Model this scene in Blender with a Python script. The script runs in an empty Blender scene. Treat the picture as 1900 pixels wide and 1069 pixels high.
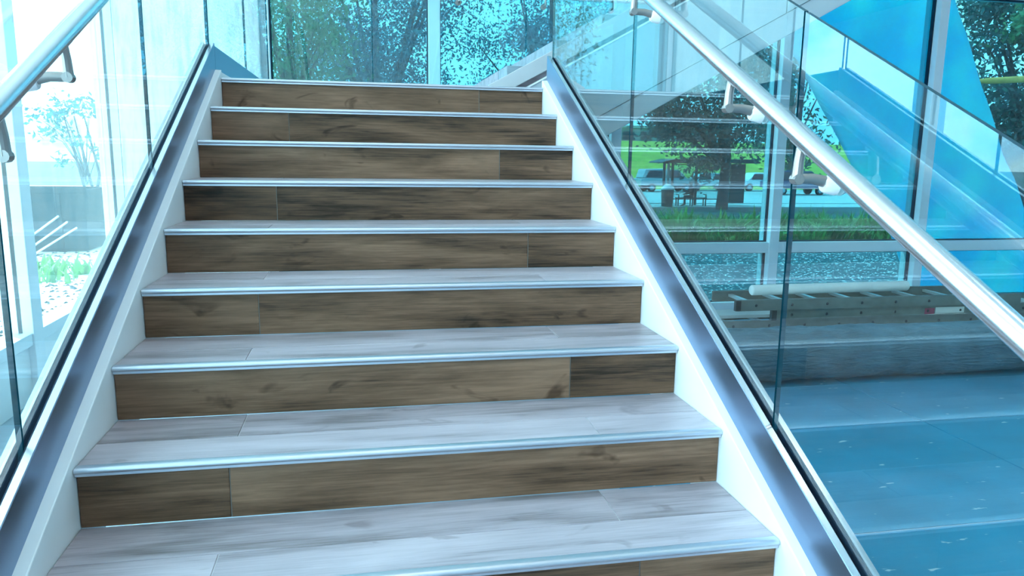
import bpy, bmesh, math, random
import numpy as np
from mathutils import Vector, Matrix
rnd = random.Random(7)
SC = bpy.context.scene
COL = SC.collection
R = math.radians

# ------------------------------------------------------------------ camera
H, D = 0.165, 0.3358            # riser height, tread depth
S = H / D                       # slope of the stair
W2 = 0.863                      # half width of the treads
FL = -0.495                     # level of the ground floor
LAND = 9 * H                    # level of the landing
def cam():
    yaw, pitch, roll = 0.1953, 0.1743, 0.0138
    cy, sy, cp, sp = math.cos(yaw), math.sin(yaw), math.cos(pitch), math.sin(pitch)
    f = Vector((sy * cp, cy * cp, -sp)); r = Vector((cy, -sy, 0)); u = r.cross(f)
    cr, sr = math.cos(roll), math.sin(roll)
    r2 = cr * r + sr * u; u2 = -sr * r + cr * u
    m = Matrix(((r2.x, u2.x, -f.x, -0.1466), (r2.y, u2.y, -f.y, -1.2701), (r2.z, u2.z, -f.z, 1.1072), (0, 0, 0, 1)))
    cd = bpy.data.cameras.new('camera'); co = bpy.data.objects.new('camera', cd); COL.objects.link(co)
    cd.sensor_width = 36; cd.lens = 1400.03 / 1900 * 36; cd.clip_start = 0.02; cd.clip_end = 500
    co.matrix_world = m; SC.camera = co
cam()

# ------------------------------------------------------------------ sky, sun, exposure
SC.view_settings.view_transform = 'Standard'; SC.view_settings.look = 'None'
SC.view_settings.exposure = 0.0; SC.view_settings.gamma = 1.0
SC.view_settings.use_curve_mapping = False
SC.cycles.transparent_max_bounces = 40
SC.cycles.max_bounces = 10; SC.cycles.diffuse_bounces = 4; SC.cycles.glossy_bounces = 5
def sky():
    w = bpy.data.worlds.new('sky'); SC.world = w; w.use_nodes = True
    nt = w.node_tree; N = nt.nodes; L = nt.links; N.clear()
    tc = N.new('ShaderNodeTexCoord'); no = N.new('ShaderNodeTexNoise'); no.inputs['Scale'].default_value = 5.0
    no.inputs['Detail'].default_value = 6; no.inputs['Roughness'].default_value = 0.6
    cr = N.new('ShaderNodeValToRGB'); cr.color_ramp.elements[0].position = 0.36; cr.color_ramp.elements[1].position = 0.50
    cr.color_ramp.elements[0].color = (0.24, 0.60, 1.0, 1); cr.color_ramp.elements[1].color = (0.80, 0.925, 1.0, 1)
    bg = N.new('ShaderNodeBackground'); bg.inputs['Strength'].default_value = 8.5
    out = N.new('ShaderNodeOutputWorld')
    L.new(tc.outputs['Generated'], no.inputs['Vector']); L.new(no.outputs['Fac'], cr.inputs['Fac'])
    L.new(cr.outputs['Color'], bg.inputs['Color']); L.new(bg.outputs['Background'], out.inputs['Surface'])
sky()
def sun():
    d = bpy.data.lights.new('sun', 'SUN'); d.energy = 13.0; d.angle = R(0.6); d.color = (1.0, 0.96, 0.88)
    o = bpy.data.objects.new('sun', d); COL.objects.link(o)
    to = Vector((0.55, -0.55, -1.0)).normalized()       # sun stands high to the left, a little ahead
    o.rotation_euler = to.to_track_quat('-Z', 'Y').to_euler()
sun()

# ------------------------------------------------------------------ materials
MATS = {}
def newmat(name):
    m = bpy.data.materials.new(name); m.use_nodes = True; MATS[name] = m
    return m, m.node_tree.nodes, m.node_tree.links, m.node_tree.nodes['Principled BSDF']
def plain(name, col, rough=0.5, metal=0.0, spec=0.5, var=0.06, scale=8.0, bump=0.0, bscale=60.0):
    m, N, L, b = newmat(name)
    b.inputs['Roughness'].default_value = rough; b.inputs['Metallic'].default_value = metal
    b.inputs['Specular IOR Level'].default_value = spec
    geo = N.new('ShaderNodeNewGeometry'); no = N.new('ShaderNodeTexNoise'); no.inputs['Scale'].default_value = scale
    no.inputs['Detail'].default_value = 4
    cr = N.new('ShaderNodeValToRGB'); cr.color_ramp.elements[0].position = 0.3; cr.color_ramp.elements[1].position = 0.7
    cr.color_ramp.elements[0].color = tuple(max(0, c * (1 - var)) for c in col) + (1,)
    cr.color_ramp.elements[1].color = tuple(min(1, c * (1 + var)) for c in col) + (1,)
    L.new(geo.outputs['Position'], no.inputs['Vector']); L.new(no.outputs['Fac'], cr.inputs['Fac']); L.new(cr.outputs['Color'], b.inputs['Base Color'])
    if bump:
        n2 = N.new('ShaderNodeTexNoise'); n2.inputs['Scale'].default_value = bscale; n2.inputs['Detail'].default_value = 3
        bp = N.new('ShaderNodeBump'); bp.inputs['Strength'].default_value = bump; bp.inputs['Distance'].default_value = 0.02
        L.new(geo.outputs['Position'], n2.inputs['Vector']); L.new(n2.outputs['Fac'], bp.inputs['Height']); L.new(bp.outputs['Normal'], b.inputs['Normal'])
    return m
def glass(name, tint, f0=0.08, rough=0.0, dust=0.0, grime=0.0):
    """a pane as a solid slab: tint per surface, mirror on the outer side of each surface (no refraction)"""
    m, N, L, b = newmat(name); N.remove(b); out = N['Material Output']
    tr = N.new('ShaderNodeBsdfTransparent'); tr.inputs['Color'].default_value = tuple(tint) + (1,)
    gl = N.new('ShaderNodeBsdfGlossy'); gl.inputs['Roughness'].default_value = rough; gl.inputs['Color'].default_value = (0.95, 1, 1, 1)
    lw = N.new('ShaderNodeLayerWeight'); lw.inputs['Blend'].default_value = 0.5
    pw = N.new('ShaderNodeMath'); pw.operation = 'POWER'; pw.inputs[1].default_value = 3.5
    ma = N.new('ShaderNodeMath'); ma.operation = 'MULTIPLY_ADD'; ma.inputs[1].default_value = 1 - f0; ma.inputs[2].default_value = f0
    geo = N.new('ShaderNodeNewGeometry')
    inv = N.new('ShaderNodeMath'); inv.operation = 'SUBTRACT'; inv.inputs[0].default_value = 1.0
    mu = N.new('ShaderNodeMath'); mu.operation = 'MULTIPLY'
    L.new(lw.outputs['Facing'], pw.inputs[0]); L.new(pw.outputs[0], ma.inputs[0])
    L.new(geo.outputs['Backfacing'], inv.inputs[1]); L.new(ma.outputs[0], mu.inputs[0]); L.new(inv.outputs[0], mu.inputs[1])
    mx = N.new('ShaderNodeMixShader'); L.new(mu.outputs[0], mx.inputs['Fac']); L.new(tr.outputs[0], mx.inputs[1]); L.new(gl.outputs[0], mx.inputs[2])
    last = mx
    if dust:
        df = N.new('ShaderNodeBsdfDiffuse'); df.inputs['Color'].default_value = (0.85, 0.93, 0.95, 1)
        tl = N.new('ShaderNodeBsdfTranslucent'); tl.inputs['Color'].default_value = (0.85, 0.93, 0.95, 1)
        md = N.new('ShaderNodeMixShader'); md.inputs['Fac'].default_value = 0.5
        L.new(df.outputs[0], md.inputs[1]); L.new(tl.outputs[0], md.inputs[2])
        no = N.new('ShaderNodeTexNoise'); no.inputs['Scale'].default_value = 5; no.inputs['Detail'].default_value = 6
        mp = N.new('ShaderNodeMapRange'); mp.inputs['From Min'].default_value = 0.35; mp.inputs['From Max'].default_value = 0.75
        mp.inputs['To Min'].default_value = dust * 0.5; mp.inputs['To Max'].default_value = dust * 1.5
        L.new(geo.outputs['Position'], no.inputs['Vector']); L.new(no.outputs['Fac'], mp.inputs['Value'])
        m2 = N.new('ShaderNodeMixShader'); L.new(mp.outputs[0], m2.inputs['Fac']); L.new(mx.outputs[0], m2.inputs[1]); L.new(md.outputs[0], m2.inputs[2])
        last = m2
    L.new(last.outputs[0], out.inputs['Surface'])
    return m
def wood(name, dark, mid, light, rough, spec=0.5, kn=(0.40, 0.37, 0.34, 1)):
    m, N, L, b = newmat(name); b.inputs['Specular IOR Level'].default_value = spec
    geo = N.new('ShaderNodeNewGeometry'); oi = N.new('ShaderNodeObjectInfo')
    ml = N.new('ShaderNodeVectorMath'); ml.operation = 'SCALE'
    cb = N.new('ShaderNodeCombineXYZ')
    for i in range(3): L.new(oi.outputs['Random'], cb.inputs[i])
    L.new(cb.outputs[0], ml.inputs[0]); ml.inputs['Scale'].default_value = 37.0
    ad = N.new('ShaderNodeVectorMath'); ad.operation = 'ADD'; L.new(geo.outputs['Position'], ad.inputs[0]); L.new(ml.outputs[0], ad.inputs[1])
    def noise(scale, vec, det=5, ro=0.6, dist=0.0):
        mp = N.new('ShaderNodeMapping'); mp.inputs['Scale'].default_value = vec; L.new(ad.outputs[0], mp.inputs['Vector'])
        n = N.new('ShaderNodeTexNoise'); n.inputs['Scale'].default_value = scale; n.inputs['Detail'].default_value = det
        n.inputs['Roughness'].default_value = ro; n.inputs['Distortion'].default_value = dist; L.new(mp.outputs[0], n.inputs['Vector']); return n
    big = noise(2.2, (0.8, 5.0, 5.0), 4, 0.55, 0.6)       # broad light and dark bands along the plank
    fine = noise(9.0, (0.5, 14, 14), 6, 0.7, 0.3)         # grain
    knot = noise(5.0, (1.0, 2.0, 2.0), 3, 0.5, 0.9)       # knots
    cr = N.new('ShaderNodeValToRGB'); e = cr.color_ramp.elements
    e[0].position = 0.33; e[0].color = dark + (1,); e[1].position = 0.68; e[1].color = light + (1,)
    k = e.new(0.48); k.color = mid + (1,)
    sm = N.new('ShaderNodeMath'); sm.operation = 'MULTIPLY_ADD'; sm.inputs[1].default_value = 0.45
    s2 = N.new('ShaderNodeMath'); s2.operation = 'MULTIPLY'; s2.inputs[1].default_value = 0.62
    L.new(big.outputs['Fac'], s2.inputs[0]); L.new(fine.outputs['Fac'], sm.inputs[0]); L.new(s2.outputs[0], sm.inputs[2])
    rv = N.new('ShaderNodeMath'); rv.operation = 'MULTIPLY_ADD'; rv.inputs[1].default_value = 0.12; 
    sub = N.new('ShaderNodeMath'); sub.operation = 'SUBTRACT'; sub.inputs[1].default_value = 0.09
    L.new(sm.outputs[0], sub.inputs[0]); L.new(oi.outputs['Random'], rv.inputs[0]); L.new(sub.outputs[0], rv.inputs[2]); L.new(rv.outputs[0], cr.inputs['Fac'])
    kr = N.new('ShaderNodeValToRGB'); kr.color_ramp.elements[0].position = 0.27; kr.color_ramp.elements[1].position = 0.35
    kr.color_ramp.elements[0].color = kn; kr.color_ramp.elements[1].color = (1, 1, 1, 1)
    L.new(knot.outputs['Fac'], kr.inputs['Fac'])
    mm = N.new('ShaderNodeMixRGB'); mm.blend_type = 'MULTIPLY'; mm.inputs['Fac'].default_value = 1.0
    L.new(cr.outputs['Color'], mm.inputs[1]); L.new(kr.outputs['Color'], mm.inputs[2]); L.new(mm.outputs[0], b.inputs['Base Color'])
    rr = N.new('ShaderNodeMapRange'); rr.inputs['To Min'].default_value = rough - 0.06; rr.inputs['To Max'].default_value = rough + 0.08
    L.new(fine.outputs['Fac'], rr.inputs['Value']); L.new(rr.outputs[0], b.inputs['Roughness'])
    bp = N.new('ShaderNodeBump'); bp.inputs['Strength'].default_value = 0.12; bp.inputs['Distance'].default_value = 0.004
    L.new(fine.outputs['Fac'], bp.inputs['Height']); L.new(bp.outputs['Normal'], b.inputs['Normal'])
    return m
def brushed(name, col, rough, along, aniso=0.0):
    m, N, L, b = newmat(name); b.inputs['Metallic'].default_value = 1.0
    geo = N.new('ShaderNodeNewGeometry'); mp = N.new('ShaderNodeMapping'); mp.inputs['Scale'].default_value = along
    no = N.new('ShaderNodeTexNoise'); no.inputs['Scale'].default_value = 12; no.inputs['Detail'].default_value = 5
    L.new(geo.outputs['Position'], mp.inputs['Vector']); L.new(mp.outputs[0], no.inputs['Vector'])
    mr = N.new('ShaderNodeMapRange'); mr.inputs['To Min'].default_value = rough * 0.8; mr.inputs['To Max'].default_value = rough * 1.25
    L.new(no.outputs['Fac'], mr.inputs['Value']); L.new(mr.outputs[0], b.inputs['Roughness'])
    b.inputs['Base Color'].default_value = tuple(col) + (1,)
    return m
M_white = plain('white_paint', (0.84, 0.86, 0.87), 0.45, var=0.015)
M_trim = plain('white_aluminium', (0.74, 0.80, 0.84), 0.4, var=0.02)
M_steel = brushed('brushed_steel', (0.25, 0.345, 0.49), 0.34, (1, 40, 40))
M_rail = brushed('satin_steel_tube', (0.72, 0.75, 0.80), 0.24, (60, 2, 60))
M_bracket = plain('cast_bracket_metal', (0.34, 0.31, 0.30), 0.38, metal=0.85, var=0.03)
M_puck = plain('pale_puck', (0.86, 0.85, 0.86), 0.3, metal=0.3, var=0.02)
M_gasket = plain('black_blue_rubber', (0.006, 0.02, 0.045), 0.6, spec=0.25, var=0.1)
M_nosing = brushed('anodised_nosing', (0.56, 0.58, 0.64), 0.36, (1, 50, 50))
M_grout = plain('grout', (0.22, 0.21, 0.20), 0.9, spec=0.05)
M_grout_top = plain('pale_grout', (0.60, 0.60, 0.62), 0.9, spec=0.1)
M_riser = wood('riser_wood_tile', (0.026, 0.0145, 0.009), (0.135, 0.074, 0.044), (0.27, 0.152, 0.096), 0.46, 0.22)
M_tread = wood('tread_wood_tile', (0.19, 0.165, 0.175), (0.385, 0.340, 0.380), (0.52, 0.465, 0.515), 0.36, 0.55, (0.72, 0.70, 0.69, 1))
M_guard = glass('guard_glass', (0.86, 0.965, 0.98), 0.075, dust=0.006)
M_guard_left = glass('dusty_guard_glass', (0.90, 0.98, 0.985), 0.06, dust=0.007)
M_edge = plain('glass_edge', (0.004, 0.05, 0.075), 0.12, spec=0.6, var=0.1)
M_back = glass('teal_tinted_glass', (0.20, 0.41, 0.45), 0.05)
M_left = glass('pale_cyan_glass', (0.84, 0.955, 0.985), 0.05)
M_clear = glass('clear_front_glass', (0.96, 0.98, 0.985), 0.05)
M_sub = plain('pale_joint_tape', (0.34, 0.46, 0.54), 0.6)
def floor_board():
    m = plain('blue_grey_floor_board', (0.012, 0.26, 0.43), 0.40, var=0.16, scale=2.2, bump=0.05, bscale=90)
    N, L, b = m.node_tree.nodes, m.node_tree.links, m.node_tree.nodes['Principled BSDF']
    src = b.inputs['Base Color'].links[0].from_socket
    geo = N.new('ShaderNodeNewGeometry'); mp = N.new('ShaderNodeMapping'); mp.inputs['Scale'].default_value = (1.0, 2.6, 1)
    no = N.new('ShaderNodeTexNoise'); no.inputs['Scale'].default_value = 9; no.inputs['Detail'].default_value = 3
    cr = N.new('ShaderNodeValToRGB'); cr.color_ramp.elements[0].position = 0.70; cr.color_ramp.elements[1].position = 0.75
    mx = N.new('ShaderNodeMixRGB'); mx.inputs[2].default_value = (0.55, 0.66, 0.70, 1)
    L.new(geo.outputs['Position'], mp.inputs['Vector']); L.new(mp.outputs[0], no.inputs['Vector']); L.new(no.outputs['Fac'], cr.inputs['Fac'])
    L.new(cr.outputs['Color'], mx.inputs['Fac']); L.new(src, mx.inputs[1]); L.new(mx.outputs[0], b.inputs['Base Color'])
    return m
M_board = floor_board()
def fill_lamp_mat():
    m, N, L, b = newmat('fill_lamp_glow'); b.inputs['Base Color'].default_value = (0.9, 0.9, 0.9, 1)
    b.inputs['Emission Color'].default_value = (1.0, 0.90, 0.78, 1); b.inputs['Emission Strength'].default_value = 10.0  # warm glow of the added fill lamps
    return m
M_fill_lamp = fill_lamp_mat()
M_ceil = plain('ceiling_white', (0.80, 0.81, 0.82), 0.8, var=0.01)
M_wallp = plain('wall_paint', (0.70, 0.74, 0.77), 0.7, var=0.02)
def pier_mat():
    m, N, L, b = newmat('streaked_white_concrete'); b.inputs['Roughness'].default_value = 0.7
    geo = N.new('ShaderNodeNewGeometry'); mp = N.new('ShaderNodeMapping'); mp.inputs['Scale'].default_value = (9, 9, 1.1)
    no = N.new('ShaderNodeTexNoise'); no.inputs['Scale'].default_value = 2.0; no.inputs['Detail'].default_value = 6; no.inputs['Roughness'].default_value = 0.65
    cr = N.new('ShaderNodeValToRGB'); cr.color_ramp.elements[0].position = 0.32; cr.color_ramp.elements[1].position = 0.55
    cr.color_ramp.elements[0].color = (0.62, 0.78, 0.83, 1); cr.color_ramp.elements[1].color = (0.92, 0.96, 0.96, 1)
    L.new(geo.outputs['Position'], mp.inputs['Vector']); L.new(mp.outputs[0], no.inputs['Vector']); L.new(no.outputs['Fac'], cr.inputs['Fac']); L.new(cr.outputs['Color'], b.inputs['Base Color'])
    return m
M_pier = pier_mat()
M_stringer = plain('stringer_paint', (0.42, 0.49, 0.53), 0.55, var=0.02)
M_shoe2 = plain('grey_cladding', (0.50, 0.53, 0.55), 0.4, metal=0.2, var=0.03)
M_plastic = plain('dusty_plastic_wrap', (0.075, 0.16, 0.21), 0.40, spec=0.4, var=0.25, scale=5)
def wrinkle(m):
    N, L, b = m.node_tree.nodes, m.node_tree.links, m.node_tree.nodes['Principled BSDF']
    geo = N.new('ShaderNodeNewGeometry'); mp = N.new('ShaderNodeMapping'); mp.inputs['Rotation'].default_value = (0, 0.45, 0); mp.inputs['Scale'].default_value = (3, 6, 22)
    no = N.new('ShaderNodeTexNoise'); no.inputs['Scale'].default_value = 1.6; no.inputs['Detail'].default_value = 4; no.inputs['Distortion'].default_value = 1.0
    bp = N.new('ShaderNodeBump'); bp.inputs['Strength'].default_value = 0.8; bp.inputs['Distance'].default_value = 0.03
    L.new(geo.outputs['Position'], mp.inputs['Vector']); L.new(mp.outputs[0], no.inputs['Vector']); L.new(no.outputs['Fac'], bp.inputs['Height']); L.new(bp.outputs['Normal'], b.inputs['Normal'])
wrinkle(M_plastic)
M_carpet = plain('carpet_backing', (0.10, 0.15, 0.18), 0.9)
M_fibre = plain('fibreglass_rail', (0.15, 0.19, 0.18), 0.5, var=0.15, scale=14)
M_alu = plain('dull_aluminium', (0.72, 0.78, 0.78), 0.4, metal=0.6, var=0.05)
M_dark = plain('dark_plastic', (0.02, 0.035, 0.045), 0.45)
M_label = plain('red_label', (0.30, 0.05, 0.10), 0.5)
M_paper = plain('white_label', (0.66, 0.70, 0.66), 0.6)
M_foam = plain('white_foam', (0.86, 0.89, 0.86), 0.65, var=0.03)
M_timber = plain('pale_timber', (0.70, 0.74, 0.74), 0.6, var=0.05)
def sheet_mat():
    m, N, L, b = newmat('cyan_sheet'); out = N['Material Output']
    b.inputs['Roughness'].default_value = 0.35
    geo = N.new('ShaderNodeNewGeometry'); no = N.new('ShaderNodeTexNoise'); no.inputs['Scale'].default_value = 1.6; no.inputs['Detail'].default_value = 6
    cr = N.new('ShaderNodeValToRGB'); cr.color_ramp.elements[0].position = 0.40; cr.color_ramp.elements[1].position = 0.72
    cr.color_ramp.elements[0].color = (0.010, 0.78, 0.99, 1); cr.color_ramp.elements[1].color = (0.28, 0.97, 0.99, 1)
    L.new(geo.outputs['Position'], no.inputs['Vector']); L.new(no.outputs['Fac'], cr.inputs['Fac']); L.new(cr.outputs['Color'], b.inputs['Base Color'])
    tl = N.new('ShaderNodeBsdfTranslucent'); L.new(cr.outputs['Color'], tl.inputs['Color'])
    mx = N.new('ShaderNodeMixShader'); mx.inputs['Fac'].default_value = 0.78
    L.new(b.outputs[0], mx.inputs[1]); L.new(tl.outputs[0], mx.inputs[2]); L.new(mx.outputs[0], out.inputs['Surface'])
    return m
M_sheet = sheet_mat()
def leafmat(name, c1, c2):
    m, N, L, b = newmat(name); out = N['Material Output']; b.inputs['Roughness'].default_value = 0.5; b.inputs['Specular IOR Level'].default_value = 0.3
    geo = N.new('ShaderNodeNewGeometry')
    cr = N.new('ShaderNodeValToRGB'); cr.color_ramp.elements[0].color = c1 + (1,); cr.color_ramp.elements[1].color = c2 + (1,)
    L.new(geo.outputs['Random Per Island'], cr.inputs['Fac']); L.new(cr.outputs['Color'], b.inputs['Base Color'])
    tl = N.new('ShaderNodeBsdfTranslucent'); L.new(cr.outputs['Color'], tl.inputs['Color'])
    mx = N.new('ShaderNodeMixShader'); mx.inputs['Fac'].default_value = 0.3
    L.new(b.outputs[0], mx.inputs[1]); L.new(tl.outputs[0], mx.inputs[2]); L.new(mx.outputs[0], out.inputs['Surface'])
    return m
M_leaf = leafmat('blue_green_leaf', (0.008, 0.15, 0.25), (0.03, 0.32, 0.36))
M_leaf_b = leafmat('bright_leaf', (0.05, 0.22, 0.14), (0.12, 0.38, 0.16))
M_leaf_d = leafmat('dark_leaf', (0.008, 0.11, 0.15), (0.03, 0.22, 0.18))
M_blade = leafmat('grass_blade', (0.06, 0.20, 0.06), (0.22, 0.50, 0.12))
M_bark = plain('bark', (0.045, 0.07, 0.085), 0.9, var=0.3, scale=20)
M_deadwood = plain('pale_tan_wood', (0.85, 0.42, 0.10), 0.8, var=0.25, scale=12)
def mulch_mat():
    m, N, L, b = newmat('speckled_mulch'); b.inputs['Roughness'].default_value = 0.9
    geo = N.new('ShaderNodeNewGeometry'); v = N.new('ShaderNodeTexVoronoi'); v.inputs['Scale'].default_value = 26
    no = N.new('ShaderNodeTexNoise'); no.inputs['Scale'].default_value = 18; no.inputs['Detail'].default_value = 8; no.inputs['Roughness'].default_value = 0.8
    cr = N.new('ShaderNodeValToRGB'); e = cr.color_ramp.elements
    e[0].position = 0.42; e[0].color = (0.012, 0.07, 0.09, 1); e[1].position = 0.74; e[1].color = (0.32, 0.40, 0.40, 1)
    k = e.new(0.58); k.color = (0.03, 0.14, 0.17, 1)
    L.new(geo.outputs['Position'], no.inputs['Vector']); L.new(no.outputs['Fac'], cr.inputs['Fac']); L.new(cr.outputs['Color'], b.inputs['Base Color'])
    return m
M_mulch = mulch_mat()
M_shade_lawn = plain('shaded_lawn', (0.022, 0.07, 0.085), 0.9, var=0.45, scale=3)  # same grass in shade, the shade put into the colour
M_lawn = plain('bright_lawn', (0.42, 0.44, 0.05), 0.9, var=0.2, scale=0.6)
M_pave = plain('pale_paving', (0.50, 0.55, 0.54), 0.8, var=0.08)
M_road = plain('asphalt', (0.22, 0.27, 0.29), 0.85, var=0.1)
M_grit = plain('sunlit_grit', (0.62, 0.62, 0.56), 0.9, var=0.25, scale=9)
M_hull = plain('dumpster_steel', (0.006, 0.02, 0.03), 0.8, spec=0.1, var=0.2)
M_carw = plain('white_car_paint', (0.75, 0.78, 0.80), 0.25); M_cars = plain('silver_car_paint', (0.34, 0.42, 0.46), 0.25)
M_carb = plain('dark_blue_car_paint', (0.02, 0.07, 0.16), 0.2); M_carglass = plain('car_glass', (0.02, 0.05, 0.07), 0.1)
M_tyre = plain('tyre', (0.012, 0.015, 0.018), 0.8)
M_shel = plain('shelter_frame', (0.02, 0.055, 0.065), 0.5); M_post = plain('pale_post', (0.42, 0.46, 0.46), 0.6)
M_cloth = plain('dark_clothes', (0.015, 0.04, 0.05), 0.9); M_skin = plain('skin', (0.36, 0.24, 0.18), 0.6); M_hat = plain('pale_cloth', (0.62, 0.66, 0.66), 0.8)
M_build = plain('far_facade', (0.22, 0.34, 0.36), 0.7)
M_shelglass = glass('shelter_glass', (0.78, 0.88, 0.88), 0.06)

# ------------------------------------------------------------------ mesh helpers
def tag(o, label=None, cat=None, group=None, kind=None):
    if label: o['label'] = label
    if cat: o['category'] = cat
    if group: o['group'] = group
    if kind: o['kind'] = kind
    return o
def wloc(o):
    v = Vector((0, 0, 0))
    while o: v = v + o.location; o = o.parent
    return v
def empty(name, loc):
    o = bpy.data.objects.new(name, None); COL.objects.link(o); o.location = loc; o.empty_display_size = 0.1
    return o
def obj(name, V, F, mats, parent=None, fm=None, smooth=False, bevel=0.0, seg=2):
    """one mesh object from world-space data; its origin goes to the middle of its base"""
    if not isinstance(mats, (list, tuple)): mats = [mats]
    A = np.asarray(V, float); c = (A.min(0) + A.max(0)) / 2; c[2] = A[:, 2].min()
    me = bpy.data.meshes.new(name); me.from_pydata((A - c).tolist(), [], F)
    for m in mats: me.materials.append(m)
    if fm is not None: me.polygons.foreach_set('material_index', fm)
    bm = bmesh.new(); bm.from_mesh(me)
    if len(F) < 4000: bmesh.ops.recalc_face_normals(bm, faces=bm.faces)
    if bevel:
        es = [e for e in bm.edges if len(e.link_faces) == 2 and e.calc_face_angle(0) > 0.5]
        bmesh.ops.bevel(bm, geom=es, offset=bevel, segments=seg, affect='EDGES', profile=0.5)
    bm.to_mesh(me); bm.free()
    if smooth: me.polygons.foreach_set('use_smooth', [True] * len(me.polygons))
    o = bpy.data.objects.new(name, me); COL.objects.link(o)
    o.parent = parent; o.location = Vector(c) - (wloc(parent) if parent else Vector((0, 0, 0)))
    return o
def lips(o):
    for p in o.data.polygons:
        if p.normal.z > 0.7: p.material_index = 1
def boxd(x0, x1, y0, y1, z0, z1):
    V = [(x, y, z) for z in (z0, z1) for y in (y0, y1) for x in (x0, x1)]
    return V, [(0, 2, 3, 1), (4, 5, 7, 6), (0, 1, 5, 4), (2, 6, 7, 3), (0, 4, 6, 2), (1, 3, 7, 5)]
def box(name, x0, x1, y0, y1, z0, z1, m, parent=None, bevel=0.0, seg=2):
    return obj(name, *boxd(x0, x1, y0, y1, z0, z1), m, parent, bevel=bevel, seg=seg)
def merge(parts):
    V, F = [], []
    for v, f in parts:
        n = len(V); V += list(v); F += [tuple(i + n for i in t) for t in f]
    return V, F
def prismd(poly, axis, a, b):
    """extrude a 2-D polygon along an axis (0: polygon is (y,z); 1: (x,z); 2: (x,y))"""
    n = len(poly)
    def p(q, t):
        return (t, q[0], q[1]) if axis == 0 else (q[0], t, q[1]) if axis == 1 else (q[0], q[1], t)
    V = [p(q, a) for q in poly] + [p(q, b) for q in poly]
    F = [tuple(range(n)), tuple(range(2 * n - 1, n - 1, -1))] + [(i, (i + 1) % n, n + (i + 1) % n, n + i) for i in range(n)]
    return V, F
def prism(name, poly, axis, a, b, m, parent=None, bevel=0.0, **k):
    return obj(name, *prismd(poly, axis, a, b), m, parent, bevel=bevel, **k)
def sloped(name, prof, y0, y1, m, parent, slope=S, bevel=0.0, off=0.0):
    """cross-section (x, height over the nosing line) carried up the slope, cut plumb at both ends"""
    n = len(prof)
    V = [(x, y, y * slope + dz + off) for y in (y0, y1) for x, dz in prof]
    F = [tuple(range(n)), tuple(range(2 * n - 1, n - 1, -1))] + [(i, (i + 1) % n, n + (i + 1) % n, n + i) for i in range(n)]
    return obj(name, V, F, m, parent, bevel=bevel)
def tubed(pts, rads, n=12, caps=True):
    P = [Vector(p) for p in pts]; V, F = [], []
    if not isinstance(rads, (list, tuple)): rads = [rads] * len(P)
    up = None
    for i, p in enumerate(P):
        d = ((P[min(i + 1, len(P) - 1)] - p).normalized() + (p - P[max(i - 1, 0)]).normalized())
        d.normalize()
        if up is None: up = Vector((0, 0, 1)) if abs(d.z) < 0.9 else Vector((1, 0, 0))
        a = d.cross(up).normalized(); b = a.cross(d).normalized(); up = b
        for k in range(n):
            t = 2 * math.pi * k / n
            V.append(tuple(p + rads[i] * (a * math.cos(t) + b * math.sin(t))))
    for i in range(len(P) - 1):
        for k in range(n):
            F.append((i * n + k, i * n + (k + 1) % n, (i + 1) * n + (k + 1) % n, (i + 1) * n + k))
    if caps: F += [tuple(range(n - 1, -1, -1)), tuple(range((len(P) - 1) * n, len(P) * n))]
    return V, F
def tube(name, pts, r, m, parent=None, n=12, smooth=True):
    o = obj(name, *tubed(pts, r, n), m, parent, smooth=smooth)
    return shade(o)
def shade(o, ang=40):
    me = o.data
    me.polygons.foreach_set('use_smooth', [True] * len(me.polygons))
    me.set_sharp_from_angle(angle=R(ang))
    return o
def copy_tree(o, parent=None, delta=Vector((0, 0, 0))):
    c = o.copy(); COL.objects.link(c); c.parent = parent
    if parent is None or delta.length: c.location = o.location + delta
    for ch in list(o.children): copy_tree(ch, c)
    return c

# ------------------------------------------------------------------ room shell
YB, XL = 6.0, -2.28            # inner faces of the rear and left window walls
ZC = 4.6
fl = tag(box('floor', XL - 0.1, 12.0, -8.0, YB + 0.15, FL - 0.2, FL - 0.003, M_sub), kind='structure')
for i, y0 in enumerate([1.43 + 1.22 * k for k in range(-6, 4)]):
    y1 = min(y0 + 1.213, YB - 0.1)
    for j in range(5):
        x0 = 1.06 + 2.2 * j
        box('floor_board', x0, x0 + 2.193, y0 + 0.003, y1, FL - 0.003, FL + (0.0 if (i + j) % 2 else 0.0008), M_board, fl)
tag(box('ceiling', -4.6, 12.2, -8.2, YB + 0.9, ZC, ZC + 0.3, M_ceil), kind='structure')  # overhang past the left windows is added to keep sun off the stairs
tag(box('wall_right', 12.0, 12.2, -8.0, YB + 0.15, FL - 0.2, ZC, M_wallp), kind='structure')

def pane(parent, V, F, m, edge=M_edge, name='pane', big=0):
    """slab whose two broad faces (normal along axis big) carry the glass, its narrow faces the dark edge"""
    o = obj(name, V, F, [m, edge], parent)
    for p in o.data.polygons: p.material_index = 0 if abs(p.normal[big]) > 0.9 else 1
    return o
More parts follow.
